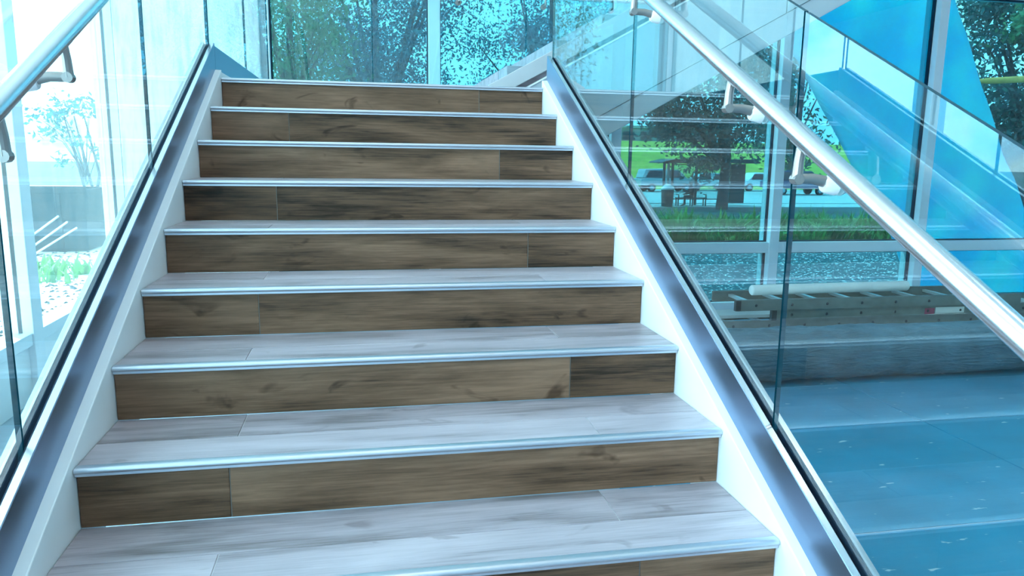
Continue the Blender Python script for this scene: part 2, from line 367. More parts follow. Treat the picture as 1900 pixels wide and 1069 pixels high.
# rear window wall
w2 = tag(empty('window_2', (4.0, YB, FL)), kind='structure')
MULL = [0.52, 2.29, 4.06, 5.80, 7.57, 9.34, 11.1]
for x in MULL:
    box('mullion', x - 0.052, x + 0.052, YB - 0.10, YB + 0.13, FL, ZC, M_trim, w2, bevel=0.004)
box('mullion', -1.0, -0.93, YB - 0.10, YB + 0.13, FL, ZC, M_trim, w2, bevel=0.004)
xs = [-0.93] + MULL
for a, b in zip(xs[:-1], xs[1:]):
    a2 = a if a == -0.93 else a + 0.052
    for z0, z1 in ((FL, FL + 0.11), (0.135, 0.245), (2.80, 2.91)):
        box('transom', a2, b - 0.052, YB - 0.08, YB + 0.11, z0, z1, M_trim, w2, bevel=0.004)
    for z0, z1 in ((FL + 0.11, 0.135), (0.245, 2.80), (2.91, ZC)):
        pane(w2, *boxd(a2, b - 0.052, YB + 0.015, YB + 0.04, z0, z1), M_back, big=1)
    # thin dark gaskets along each opening
    for z0, z1 in ((FL + 0.11, 0.135), (0.245, 2.80), (2.91, ZC)):
        V, F = merge([boxd(a2, a2 + 0.012, YB - 0.02, YB + 0.014, z0, z1), boxd(b - 0.064, b - 0.052, YB - 0.02, YB + 0.014, z0, z1),
                      boxd(a2, b - 0.052, YB - 0.02, YB + 0.014, z0, z0 + 0.012), boxd(a2, b - 0.052, YB - 0.02, YB + 0.014, z1 - 0.012, z1)])
        obj('gasket', V, F, M_gasket, w2)
# left window wall
w1 = tag(empty('window_1', (XL, 2.0, FL)), kind='structure')
ML = [3.98, 2.06, 0.14, -1.78, -3.7, -5.62, -7.54]
for y in ML:
    box('mullion', XL - 0.12, XL + 0.06, y - 0.075, y + 0.075, FL, ZC, M_trim, w1, bevel=0.004)
box('mullion', XL - 0.12, XL + 0.06, YB - 0.02, YB + 0.13, FL, ZC, M_trim, w1, bevel=0.004)
for a, b in zip([YB - 0.02 + 0.075] + ML[:-1], ML):
    box('transom', XL - 0.10, XL + 0.05, b + 0.075, a - 0.075, -0.13, -0.05, M_trim, w1, bevel=0.004)
    box('sill_panel', XL - 0.08, XL + 0.02, b + 0.075, a - 0.075, FL, -0.13, M_white, w1)
    pane(w1, *boxd(XL - 0.03, XL - 0.005, b + 0.075, a - 0.075, -0.05, ZC), M_left, big=0)
# front wall behind the camera, and unseen lamps added as fill light for the risers
tag(box('wall_front', XL - 0.1, 12.0, -8.2, -8.0, FL - 0.2, ZC, M_wallp), kind='structure')
def fill_lamp(x, y):
    t = tag(empty('fill_lamp', (x, y, ZC - 0.05)), 'long flat white fill lamp, added out of view', 'fill lamp', 'added fill lamps over the hall')
    box('housing', x - 0.75, x + 0.75, y - 0.16, y + 0.16, ZC - 0.05, ZC - 0.001, M_trim, t)
    box('fill_panel', x - 0.72, x + 0.72, y - 0.13, y + 0.13, ZC - 0.056, ZC - 0.0505, M_fill_lamp, t)
for x in (0.0, 3.0, 6.0):
    for y in (-1.2, 1.2): fill_lamp(x, y)
# white pier in the corner between the two window walls
pr = tag(empty('column', (-1.6, YB, FL)), 'white streaked concrete corner column left of the rear windows', 'column')
box('shaft', -1.45, -1.0, YB - 0.16, YB + 0.15, FL, ZC, M_pier, pr, bevel=0.01)
box('side_panel', XL + 0.07, -1.462, YB - 0.04, YB + 0.15, FL, ZC, M_pier, pr, bevel=0.006)

# ------------------------------------------------------------------ staircase
st = tag(empty('staircase', (0, D, FL)), 'wide straight staircase with wood look tiles and pale metal nosings', 'staircase')
tw = 0.0028
for k in range(-2, 10):
    y, z = k * D, k * H
    sp = empty('step', (0, y - wloc(st).y, (z - H) - wloc(st).z)); sp.parent = st
    yb = y + D + (0.0 if k < 9 else -D + 0.30)
    # mortar bed behind the tiles, so the joints read as grout
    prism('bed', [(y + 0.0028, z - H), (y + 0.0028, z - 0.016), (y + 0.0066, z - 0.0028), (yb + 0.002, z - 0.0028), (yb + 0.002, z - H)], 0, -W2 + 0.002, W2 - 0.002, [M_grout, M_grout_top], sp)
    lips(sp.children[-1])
    j = -0.5 if k % 2 == 0 else 0.5
    for x0, x1 in ((-W2 + 0.002, j - tw / 2), (j + tw / 2, W2 - 0.002)):
        box('riser_tile', x0, x1, y, y + 0.0099, z - H + 0.001, z - 0.022, M_riser, sp, bevel=0.001, seg=1)
    # nosing strip: rounded nose, thin lip
    pr_ = [(0.0065, 0.0005), (-0.010, 0.0005), (-0.0155, -0.001), (-0.0188, -0.005), (-0.0188, -0.011), (-0.0155, -0.0145), (-0.0125, -0.0155),
           (-0.0125, -0.0225), (-0.002, -0.0225), (-0.002, -0.012), (0.0065, -0.0095)]
    shade(obj('nosing', *prismd([(y + a, z + b) for a, b in pr_], 0, -W2 + 0.002, W2 - 0.002), M_nosing, sp), 50)
    ym = y + 0.152
    rows = ((y + 0.0075, ym - tw / 2, -j), (ym + tw / 2, yb - 0.001, j)) if k < 9 else ((y + 0.0075, ym, 0.3), (ym + tw, yb, -0.4))
    for a, b, jj in rows:
        for x0, x1 in ((-W2 + 0.002, jj - tw / 2), (jj + tw / 2, W2 - 0.002)):
            box('tread_tile', x0, x1, a, b, z - 0.0098, z, M_tread, sp, bevel=0.001, seg=1)
# landing slab (top finish is above eye level) joined to the stair
box('landing', -0.96, 0.70, 9 * D + 0.31, YB - 0.15, LAND - 0.28, LAND, M_white, st)
for sgn in (-1, 1):
    a, b = (W2, W2 + 0.10) if sgn > 0 else (-W2 - 0.10, -W2)
    y0, y1 = -0.92, 9 * D + 0.02
    top = 0.033
    yf = (FL + 0.36 - top) / S
    prism('side_string', [(y0, FL), (y0, y0 * S + top), (y1, y1 * S + top), (y1, y1 * S - 0.36), (yf, FL)], 0, a, b, M_white, st, bevel=0.003)
box('side_string', -W2 - 0.10, -W2, 9 * D + 0.0215, YB - 0.16, LAND - 0.28, LAND + top - 0.002, M_white, st, bevel=0.003)

# ------------------------------------------------------------------ glass guards beside the stair
def guard(sgn, joints, gm, label):
    g = tag(empty('glass_guard', (sgn * 0.9275, -0.9, -0.9 * S + 0.03)), label, 'railing')
    y0, y1 = -0.90, 9 * D + 0.03
    f = lambda pr: [(sgn * x, z) for x, z in pr]
    o0 = 0.0332
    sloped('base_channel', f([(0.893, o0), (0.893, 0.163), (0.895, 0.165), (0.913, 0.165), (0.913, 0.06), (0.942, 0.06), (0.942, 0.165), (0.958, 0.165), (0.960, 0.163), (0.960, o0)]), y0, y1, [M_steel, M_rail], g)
    lips(g.children[-1])  # lighter steel on top faces: sky reflection put into the colour
    sloped('rubber_gasket', f([(0.9131, 0.061), (0.9131, 0.158), (0.9214, 0.155), (0.9214, 0.061)]), y0 + .002, y1 - .002, M_gasket, g)
    sloped('rubber_gasket', f([(0.9336, 0.061), (0.9336, 0.155), (0.9419, 0.158), (0.9419, 0.061)]), y0 + .002, y1 - .002, M_gasket, g)
    for a, b in zip(joints[:-1], joints[1:]):
        a += 0.004; b -= 0.004
        V, F = prismd([(a, a * S + 0.062), (b, b * S + 0.062), (b, b * S + 1.222), (a, a * S + 1.222)], 0, sgn * 0.9215, sgn * 0.9335)
        pane(g, V, F, gm, name='glass_panel', big=0)
    return g
gR = guard(1, (-0.75, 0.49, 1.71, 3.05), M_guard, 'glass guard with steel base channel on the right of the stairs, tiled floor behind')
gL = guard(-1, (-0.70, 0.55, 1.81, 3.04), M_guard_left, 'glass guard with steel base channel on the left of the stairs, bright yard behind')
# guard of the landing's left edge and rear edge
g3 = tag(empty('landing_guard', (-0.9275, 3.06, LAND + 0.03)), 'low steel base channel and glass along left edge of landing', 'railing')
def level(name, prof, y0, y1, m, parent): return sloped(name, prof, y0, y1, m, parent, slope=0.0)
zb = LAND + 0.0332
f = lambda pr: [(-x, z + LAND) for x, z in pr]
level('base_channel', f([(0.893, 0.0332), (0.893, 0.163), (0.895, 0.165), (0.913, 0.165), (0.913, 0.06), (0.942, 0.06), (0.942, 0.165), (0.960, 0.165), (0.960, 0.0332)]), 9 * D + 0.034, YB - 0.17, M_steel, g3)
for a, b in ((3.07, 4.40), (4.41, YB - 0.25)):
    pane(g3, *boxd(-0.9335, -0.9215, a, b, LAND + 0.062, LAND + 1.16), M_guard_left, name='glass_panel', big=0)
YG = YB - 0.22
g4 = tag(empty('landing_guard', (0, YG, LAND)), 'frameless glass guard along rear edge of landing before the rear windows', 'railing')
for a, b in ((-0.885, -0.045), (-0.037, 0.915), (0.923, 1.90)):
    pane(g4, *boxd(a, b, YG, YG + 0.012, LAND + 0.002, LAND + 1.16), M_guard, name='glass_panel', big=1)
box('landing_extension', 0.702, 2.0, 5.45, YB - 0.15, LAND - 0.28, LAND, M_white, st)
tube('handrail_tube', [(-0.85, YG - 0.10, LAND + 1.03), (1.85, YG - 0.10, LAND + 1.03)], 0.021, M_rail, g4)
for x in (-0.3, 0.72, 1.5):
    obj('rail_bracket', *merge([tubed([(x, YG - 0.002, LAND + 0.955), (x, YG - 0.03, LAND + 0.955)], 0.026, 14), tubed([(x, YG - 0.03, LAND + 0.958), (x, YG - 0.10, LAND + 0.958), (x, YG - 0.10, LAND + 1.01)], 0.009, 8)]), M_bracket, g4)

# ------------------------------------------------------------------ handrails
def handrail(sgn, ys, label):
    X = sgn * 0.83; dz = 1.005
    t = tag(empty('handrail', (X, -1.0, -1.0 * S + dz)), label, 'handrail')
    pts = [(X, -1.25, -0.98 * S + dz), (X, -1.02, -0.98 * S + dz), (X, -0.95, -0.95 * S + dz), (X, 3.1, 3.1 * S + dz), (X, 3.17, 3.12 * S + dz), (X, 3.33, 3.12 * S + dz)]
    tube('rail_tube', pts, 0.023, M_rail, t, n=28)
    first = None
    for y in ys:
        if first is None:
            zr = y * S + dz; za = zr - 0.095
            br = empty('bracket', (X - wloc(t).x, y - wloc(t).y, za - wloc(t).z)); br.parent = t
            # saddle plate under the tube, following its slope
            sv = []
            for (yy, zz) in ((y - 0.034, -0.0255), (y + 0.034, -0.0255), (y + 0.034, -0.0215), (y - 0.034, -0.0215)):
                sv.append((yy, yy * S + dz + zz))
            prism('saddle', sv, 0, X - 0.011, X + 0.011, M_bracket, br, bevel=0.0015)
            V, F = tubed([(X, y, zr - 0.026), (X - sgn * 0.004, y, zr - 0.055), (X - sgn * 0.006, y, za)], [0.0115, 0.0115, 0.0125], 12)
            obj('post', *merge([(V, F), tubed([(X - sgn * 0.006, y - 0.012, za), (X - sgn * 0.006, y + 0.012, za)], 0.0125, 12)]), M_bracket, br, smooth=False)
            V, F = tubed([(X - sgn * 0.004, y, za + 0.001), (X + sgn * 0.035, y, za + 0.001), (X + sgn * 0.068, y, za - 0.006)], [0.0115, 0.012, 0.014], 12)
            shade(obj('arm', V, F, M_bracket, br))
            cz = za - 0.012
            V, F = tubed([(X + sgn * 0.060, y, cz), (X + sgn * 0.066, y, cz), (X + sgn * 0.0913, y, cz)], [0.016, 0.020, 0.025], 20)
            shade(obj('clamp_disc', V, F, M_puck, br))
            V, F = tubed([(sgn * 0.9337, y, cz), (sgn * 0.942, y, cz)], [0.026, 0.023], 20)
            shade(obj('outer_disc', V, F, M_puck, br))
            first = br; fy = y
        else:
            c = copy_tree(first, t); c.location = first.location + Vector((0, y - fy, (y - fy) * S))
    return t
handrail(1, (0.67, 0.31, 1.45, 2.05, 2.75, -0.6), 'round satin steel handrail crossing the upper right in front of glass')
handrail(-1, (0.74, 0.37, 1.62, 2.0, 2.75, -0.55), 'round satin steel handrail at the upper left before washed-out glass')

# ------------------------------------------------------------------ second flight, rising to the right behind the guard
s2 = tag(empty('upper_staircase', (0.62, 3.4, LAND)), 'second flight rising rightward from landing, pale grey panelled side', 'staircase')
SL2 = 0.55
def zt(x): return 1.778 + SL2 * (x - 1.074)
X0, X1 = 0.62, 4.2
def band(name, y0, y1, top, bot, m, xa=X0, xb=X1, bevel=0.004, par=s2):
    za0, zb0 = zt(xa) - bot, zt(xb) - bot
    poly = [(xa, zt(xa) - top), (xb, zt(xb) - top), (xb, zb0), (xa, za0)]
    return prism(name, poly, 1, y0, y1, m, par, bevel=bevel)
for ya, yb_ in ((3.40, 3.46), (5.36, 5.42)):
    poly = [(X0, LAND), (X0, zt(X0)), (X1, zt(X1)), (X1, zt(X1) - 0.132), (0.72, LAND)]
    prism('base_channel', poly, 1, ya, yb_, M_shoe2, s2, bevel=0.003)
    xs0 = 0.80
    band('string_panel', ya - 0.012, yb_, 0.134, 0.558, M_stringer, xs0, 2.55); band('string_panel', ya - 0.012, yb_, 0.134, 0.558, M_stringer, 2.556, X1)
    band('lower_band', ya - 0.004, yb_, 0.5605, 0.708, M_stringer, xs0, X1)
    band('edge_bead', ya - 0.018, yb_ - 0.02, 0.136, 0.146, M_white, xs0, X1, 0.001)
band('soffit', 3.461, 5.359, 0.62, 0.66, M_stringer, 1.15, X1)
for k in range(9):
    x = 0.74 + 0.30 * k; z = LAND + 0.165 * (k + 1)
    obj('step', *boxd(x, x + 0.32, 3.462, 5.358, z - 0.2, z), M_tread, s2)
for a, b in ((0.68, 1.62), (1.628, 2.9), (2.908, 4.15)):
    V, F = prismd([(a, zt(a) - 0.09), (b, zt(b) - 0.09), (b, zt(b) + 0.95), (a, zt(a) + 0.95)], 1, 3.425, 3.437)
    pane(s2, V, F, M_guard, name='glass_panel', big=1)

# ------------------------------------------------------------------ things lying on the floor to the right
def carpet_roll():
    t = tag(empty('carpet_roll', (4.4, 3.60, FL)), 'long thick roll wrapped in wrinkled plastic lying on the floor below ladders', 'roll')
    x0, x1 = 2.25, 6.6; nx, na = 150, 48; V, F = [], []
    yc, zc, r = 3.60, FL + 0.20, 0.20
    for i in range(nx + 1):
        u = i / nx; x = x0 + (x1 - x0) * u
        for k in range(na):
            a = 2 * math.pi * k / na
            # squashed square-ish section with folds in the film
            ca, sa = math.cos(a), math.sin(a)
            q = 1.0 / (abs(ca) ** 2.5 + abs(sa) ** 2.5) ** (1 / 2.5)
            w = 0.006 * math.sin(9 * x + 5 * a + 2 * math.sin(2.3 * x)) + 0.004 * math.sin(23 * x - 9 * a + 1.7 * math.sin(3 * x + a)) + 0.003 * math.sin(41 * x + 14 * a)
            fold = 0.006 * math.exp(-((sa + 0.0 - 0.25) / 0.07) ** 2) * (1 if ca < 0 else 0)
            rr = r * q * 0.97 + w * (0.35 + 0.65 * abs(math.sin(1.3 * x + 0.6))) + fold - 0.006
            V.append((x, yc + rr * ca, max(FL + 0.0005, zc + rr * sa)))
    for i in range(nx):
        for k in range(na): F.append((i * na + k, i * na + (k + 1) % na, (i + 1) * na + (k + 1) % na, (i + 1) * na + k))
    F += [tuple(range(na)), tuple(range(nx * na, (nx + 1) * na))]
    obj('plastic_wrap', V, F, M_plastic, t, smooth=True)
    for x, s in ((x0 - 0.02, 1), (x1 + 0.02, -1)):
        shade(obj('core_end', *tubed([(x, yc, zc), (x + s * 0.05, yc, zc)], 0.13, 24), M_carpet, t))
carpet_roll()
def ladder(x0, x1, yn, yf, z0, hh, label, rot, labels=False):
    t = tag(empty('ladder', ((x0 + x1) / 2, (yn + yf) / 2, z0)), label, 'ladder', None)
    tk = 0.028; fl_ = 0.006
    for y, s in ((yn, 1), (yf, -1)):     # C-channel rails, web outward
        pf = [(y, z0), (y, z0 + hh), (y + s * tk, z0 + hh), (y + s * tk, z0 + hh - fl_), (y + s * 0.006, z0 + hh - fl_), (y + s * 0.006, z0 + fl_), (y + s * tk, z0 + fl_), (y + s * tk, z0)]
        prism('rail', pf, 0, x0, x1, M_fibre, t)
    n = int((x1 - x0 - 0.2) / 0.305)
    for k in range(n + 1):
        x = x0 + 0.16 + 0.305 * k
        V, F = prismd([(x - 0.018, z0 + hh * .5 + 0.013), (x + 0.018, z0 + hh * .5 + 0.013), (x + 0.014, z0 + hh * .5 - 0.010), (x - 0.014, z0 + hh * .5 - 0.010)], 1, yn + 0.0065, yf - 0.0065)
        rg = obj('rung', V, F, M_alu, t)
        shade(obj('rivet', *tubed([(x, yn - 0.006, z0 + hh * .5), (x, yn - 0.0005, z0 + hh * .5)], [0.008, 0.012], 10), M_dark, t))
    if labels:
        box('warning_label', x0 + 1.35, x0 + 1.44, yn - 0.0022, yn - 0.0004, z0 + 0.015, z0 + hh - 0.02, M_label, t)
        box('paper_label', x0 + 1.45, x0 + 1.72, yn - 0.0022, yn - 0.0004, z0 + 0.02, z0 + hh - 0.015, M_paper, t)
    for x in (x0, x1):
        box('end_cap', x - 0.012, x + 0.03, yn - 0.002, yn + tk + 0.002, z0 + 0.001, z0 + hh - 0.001, M_dark, t) if x == x0 else None
    return t
ladder(2.66, 5.22, 3.98, 4.42, -0.055, 0.085, 'grey fibreglass ladder, topmost of the flat stack, under a white tube', 0)
ladder(2.98, 6.1, 4.00, 4.44, -0.141, 0.085, 'grey fibreglass ladder with red label, second in the flat stack', 0, True)
ladder(2.50, 6.3, 4.02, 4.46, -0.227, 0.085, 'grey fibreglass ladder, lowest of the flat stack behind the wrapped roll', 0)
for x, wh in ((2.7, 'left end'), (4.3, 'middle'), (5.9, 'right end')):
    tag(box('timber_block', x, x + 0.18, 3.98, 4.5, FL + 0.001, -0.2275, M_timber, bevel=0.004), 'pale timber block propping the stacked ladders at their ' + wh, 'block', 'blocks under the ladders')
tag(box('board', 2.46, 6.0, 4.12, 4.34, -0.1415, -0.115, M_timber, bevel=0.003), 'narrow white board slid between the stacked ladders', 'board')
pp = tag(empty('foam_tube', (3.6, 4.2, 0.031)), 'white round tube lying on top of the stacked ladders', 'tube')
V, F = tubed([(2.87, 4.17, 0.0735), (2.88, 4.17, 0.0735), (4.31, 4.22, 0.0735), (4.32, 4.22, 0.0735)], [0.034, 0.042, 0.042, 0.036], 24)
shade(obj('sleeve', V, F, M_foam, pp), 60)
tag(box('storage_box', 5.15, 5.75, 3.99, 4.40, 0.0305 - 0.085 - 0.0005, 0.0305 - 0.0855 + 0.001, M_timber), 'x', 'box') if False else None

# blue sheet outside the rear windows
def sheet():
    L_ = [(2.55, 4.5), (3.84, 2.71), (4.38, 2.11), (4.57, 1.83), (5.14, 1.02), (5.71, 0.25), (6.10, -0.60)]
    R_ = [(5.6, 4.5), (6.22, 2.77), (6.45, 2.33), (6.93, 1.41), (7.05, 1.17), (7.22, 0.93), (7.42, 0.56), (9.2, -0.60)]
    def xat(P, z):
        for (xa, za), (xb, zb_) in zip(P[:-1], P[1:]):
            if zb_ <= z <= za: return xa + (xb - xa) * (za - z) / (za - zb_)
        return P[-1][0]
    V, F = [], []; nz, nx = 60, 30
    for i in range(nz + 1):
        z = 4.5 - 5.09 * i / nz; a, b = xat(L_, z), xat(R_, z)
        for k in range(nx + 1):
            x = a + (b - a) * k / nx
            V.append((x, 6.26 + 0.012 * math.sin(3 * x + 2 * z) + 0.008 * math.sin(7 * x - 4 * z + 1), z))
    for i in range(nz):
        for k in range(nx): n = nx + 1; F.append((i * n + k, i * n + k + 1, (i + 1) * n + k + 1, (i + 1) * n + k))
    o = obj('cyan_sheet', V, F, M_sheet, smooth=True)
    md = o.modifiers.new('thickness', 'SOLIDIFY'); md.thickness = 0.004
    tag(o, 'large cyan blue sheet hanging slantwise just outside the rear windows', 'sheet')
sheet()

# ------------------------------------------------------------------ outdoors
def gz(x, y):
    t = min(1, max(0, (y - 12) / 24)); return -0.65 - 0.85 * t if x > -4 else -0.65
def ground(name, x0, x1, y0, y1, nx, ny, m, dz=0.0, fn=gz):
    V, F = [], []
    for j in range(ny + 1):
        for i in range(nx + 1):
            x = x0 + (x1 - x0) * i / nx; y = y0 + (y1 - y0) * j / ny
            V.append((x, y, fn(x, y) + dz))
    for j in range(ny):
        for i in range(nx): n = nx + 1; F.append((j * n + i, j * n + i + 1, (j + 1) * n + i + 1, (j + 1) * n + i))
    return tag(obj(name, V, F, m, smooth=True), kind='structure')
ground('ground', -1.5, 60, YB + 0.16, 16.0, 12, 12, M_mulch)
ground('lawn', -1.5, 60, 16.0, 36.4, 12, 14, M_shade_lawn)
tag(box('sidewalk', -1.5, 80, 36.4, 39.2, -1.8, -1.48, M_pave), kind='structure')
tag(box('kerb', -40, 80, 39.2, 39.5, -1.8, -1.46, M_road), kind='structure')
tag(box('road', -60, 90, 39.5, 58, -1.8, -1.52, M_pave), kind='structure')
def hillf(x, y): 
    t = min(1, max(0, (y - 58) / 34)); t = t * t * (3 - 2 * t)
    return -1.5 + 4.6 * t
ground('hill', 6, 110, 58, 110, 16, 20, M_lawn, fn=hillf)
ground('yard', -40, -1.5, -14, 39.2, 20, 20, M_grit, fn=lambda x, y: -0.65)
ground('yard_far', -90, 6, 58, 110, 6, 6, M_pave, fn=lambda x, y: -1.5)
# mulch chips
def scatter(name, n, rx, ry, size, m, label, cat, seed, flat=0.5, kind='stuff'):
    g = np.random.default_rng(seed); x = g.uniform(*rx, n); y = ry[0] + (ry[1] - ry[0]) * g.uniform(0, 1, n) ** 1.3
    V, F = [], []
    T = np.array([(1, 0, 0), (-.6, .8, 0), (-.5, -.9, 0), (0, 0, 1.0)])
    for i in range(n):
        a = g.uniform(0, 6.28); c, s = math.cos(a), math.sin(a); sz = size * g.uniform(.4, 1.3)
        for p in T: V.append((x[i] + sz * (p[0] * c - p[1] * s), y[i] + sz * (p[0] * s + p[1] * c), gz(x[i], y[i]) + sz * flat * p[2] + 0.002))
        b = 4 * i; F += [(b, b + 1, b + 3), (b + 1, b + 2, b + 3), (b + 2, b, b + 3), (b, b + 2, b + 1)]
    o = obj(name, V, F, m); tag(o, label, cat, kind=kind); return o
M_chip = plain('pale_chip', (0.72, 0.76, 0.74), 0.8, var=0.4, scale=30)
M_chipd = plain('dark_chip', (0.03, 0.05, 0.055), 0.9, var=0.4, scale=30)
scatter('gravel', 9000, (3.0, 12.5), (6.4, 13.3), 0.024, M_chip, 'pale gravel specks over the dark bed outside the rear windows', 'gravel', 3)
scatter('debris', 2500, (-8, -2.6), (6.0, 13), 0.035, M_chipd, 'small dark litter over the pale yard outside the left windows', 'debris', 5)
# grassy planting behind the bed
def blades(name, n, rx, ry, h, m, label, cat, seed):
    g = np.random.default_rng(seed); V = np.zeros((n, 5, 3)); x = g.uniform(*rx, n); y = g.uniform(*ry, n)
    clump = 0.6 + 0.5 * np.sin(x * 2.7) * np.sin(y * 3.1 + x)
    a = g.uniform(0, 6.283, n); L = h * g.uniform(.5, 1.2, n) * np.clip(clump, .45, 1.2); w = 0.03 * g.uniform(.6, 1.5, n)
    dx, dy = np.cos(a), np.sin(a); z = np.array([gz(p, q) for p, q in zip(x, y)])
    lean = g.uniform(.2, .9, n)
    for i, (t, ww) in enumerate(((0, 1), (0, -1), (.6, -.8), (.6, .8), (1, 0))):
        out = L * lean * t * t
        V[:, i, 0] = x + dx * out - dy * w * ww; V[:, i, 1] = y + dy * out + dx * w * ww; V[:, i, 2] = z + L * t * (1 - .35 * lean * t)
    F = []
    for i in range(n): b = 5 * i; F += [(b, b + 1, b + 2, b + 3), (b + 3, b + 2, b + 4)]
    o = obj(name, V.reshape(-1, 3), F, m); tag(o, label, cat, kind='stuff'); return o
blades('grass', 9000, (4.5, 12.6), (13.4, 16.6), 0.75, M_blade, 'green strappy grass plants beyond the dark bed', 'grass', 11)
blades('undergrowth', 5000, (5, 18), (17, 22), 0.45, M_leaf, 'low dark undergrowth behind the strappy grass', 'undergrowth', 12)
blades('weeds', 260, (-5.6, -4.0), (9.5, 11.2), 0.35, M_blade, 'sparse weeds in the pale yard in front of the dumpster', 'weeds', 13)

def leaves(cx, cy, cz, rx, ry, rz, n, size, seed, nclump=60, hollow=0.35):
    g = np.random.default_rng(seed)
    d = g.normal(size=(nclump, 3)); d /= np.linalg.norm(d, axis=1)[:, None]
    rad = hollow + (1 - hollow) * g.uniform(0, 1, nclump) ** .6
    C = d * rad[:, None] * np.array([rx, ry, rz]) + np.array([cx, cy, cz])
    k = g.integers(0, nclump, n); cr = 0.26 * (rx + ry + rz) / 3
    P = C[k] + g.normal(size=(n, 3)) * cr * np.array([1, 1, .75]) * .62
    u = g.normal(size=(n, 3)); u /= np.linalg.norm(u, axis=1)[:, None]
    w = g.normal(size=(n, 3)); v = np.cross(u, w); v /= np.linalg.norm(v, axis=1)[:, None]
    s = (size * g.uniform(.6, 1.35, n))[:, None]
    V = np.stack([P - u * s, P + v * s * .45, P + u * s, P - v * s * .45], 1).reshape(-1, 3)
    F = [(4 * i, 4 * i + 1, 4 * i + 2, 4 * i + 3) for i in range(n)]
    return V, F, C
def tree(x, y, trunk_h, tr, crown, n, size, m, label, seed, group='trees outside the windows', nclump=60, extra=None, stems=1):
    z = gz(x, y); g = random.Random(seed)
    t = tag(empty('tree', (x, y, z)), label, 'tree')
    V, F, C = leaves(*crown, n, size, seed, nclump)
    c = obj('crown', V, F, m, t); c['kind'] = 'stuff'
    for s_ in range(stems):
        ox = (s_ - (stems - 1) / 2) * tr * 3
        pts = [(x + ox * .4, y, z - 0.05), (x + ox * .7 + g.uniform(-.1, .1), y, z + trunk_h * .5), (x + ox * 1.4 + g.uniform(-.15, .15), y, z + trunk_h), (crown[0] + ox * 2, crown[1], crown[2] + crown[5] * .3)]
        tube('trunk', pts, [tr * 1.25, tr, tr * .9, tr * .35], M_bark, t, n=10)
    idx = g.sample(range(len(C)), min(14, len(C)))
    for i in idx:
        e = C[i]; b = Vector((x + (crown[0] - x) * .5, y, z + trunk_h * g.uniform(.75, 1.0))); e = Vector(e)
        mid = b.lerp(e, .5) + Vector((0, 0, .25))
        tube('branch', [b, mid, e], [tr * .34, tr * .22, tr * .07], M_bark, t, n=6)
    return t
# behind the landing, left to right
tree(-1.7, 16.5, 2.6, 0.14, (-1.65, 16.5, 3.9, 1.6, 1.5, 2.0), 9000, 0.052, M_leaf_b, 'light green tree at the left end of the rear windows above the landing', 21)
tree(0.4, 23, 2.6, 0.22, (0.3, 23, 5.6, 3.6, 2.6, 3.6), 24000, 0.066, M_leaf, 'broad blue green tree in the middle of the rear windows above the landing', 22, nclump=75)
tree(7.6, 30, 3.2, 0.24, (7.5, 30, 6.6, 3.3, 2.4, 4.0), 14000, 0.085, M_leaf, 'blue green tree right of the white mullion above the landing', 23, nclump=55)
tree(17.4, 33.8, 2.6, 0.25, (16.8, 33.4, 4.2, 3.8, 1.9, 4.0), 14000, 0.11, M_leaf_d, 'large dark tree with thick trunk beside the bus shelter', 24, nclump=80)
tree(38, 62, 3.0, 0.35, (37.5, 62, 6.5, 6.0, 3.4, 6.5), 3600, 0.26, M_leaf_d, 'dark tree right of the shelter beyond the parked blue car', 25)
rt = tree(15.3, 14.2, 1.6, 0.20, (15.6, 14.2, 2.9, 2.2, 2.0, 3.2), 26000, 0.075, M_leaf_d, 'dense green tree filling the window at the far right', 26, nclump=70)
Vl, Fl, _ = leaves(15.3, 13.2, 4.0, 1.6, 1.0, 1.0, 3500, 0.075, 27, 22)
o = obj('sunlit_crown', Vl, Fl, M_leaf_b, rt); o['kind'] = 'stuff'; o['label'] = 'brighter green leaves near the top'  # light on the treetop put into a brighter leaf colour
tube('dead_limb', [(10.72, 11.0, 2.535), (11.1, 11.0, 2.56), (12.4, 11.15, 2.66), (13.8, 12.4, 2.55), (15.2, 14.1, 1.6)], [0.025, 0.058, 0.066, 0.08, 0.11], M_deadwood, rt, n=10)
tree(-6.2, 17.7, 1.2, 0.035, (-6.5, 17.7, 1.6, 0.9, 0.7, 0.8), 500, 0.07, M_leaf_d, 'thin many stemmed young tree in the bright yard at left', 28, nclump=16, stems=3)

# bus shelter
ZS = -1.48
sh = tag(empty('bus_shelter', (18.2, 37.6, ZS)), 'dark bus shelter with flat roof across the lawn beside the tree', 'bus shelter')
prism('roof', [(15.3, 0.80), (15.35, 0.88), (16.0, 1.02), (20.6, 1.06), (20.9, 0.93), (20.9, 0.84)], 1, 36.6, 38.6, M_shel, sh, bevel=0.02)
for x, m in ((16.02, M_shel), (16.26, M_post), (16.50, M_shel), (17.9, M_shel), (19.75, M_shel)):
    box('post', x - 0.06, x + 0.06, 38.0, 38.12, ZS, 0.83, m, sh)
box('advert_panel', 19.9, 20.75, 37.9, 38.05, ZS + 0.12, 0.80, M_shel, sh)
for x0, x1 in ((16.57, 17.83), (17.97, 19.68)):
    pane(sh, *boxd(x0, x1, 38.04, 38.06, ZS + 0.35, 0.78), M_shelglass, big=1)
    for z in (ZS + 0.30, 0.70): box('glass_rail', x0, x1, 38.02, 38.08, z, z + 0.05, M_shel, sh)
bn = tag(empty('bench', (17.3, 37.2, ZS)), 'dark slatted bench with open frame inside the bus shelter', 'bench')
for k in range(4): box('slat', 16.45, 18.15, 37.05 + .1 * k, 37.13 + .1 * k, ZS + 0.42, ZS + 0.46, M_shel, bn)
for x in (16.48, 17.3, 18.06):
    for y in (37.08, 37.36): box('leg', x, x + 0.05, y, y + 0.05, ZS, ZS + 0.42, M_shel, bn)
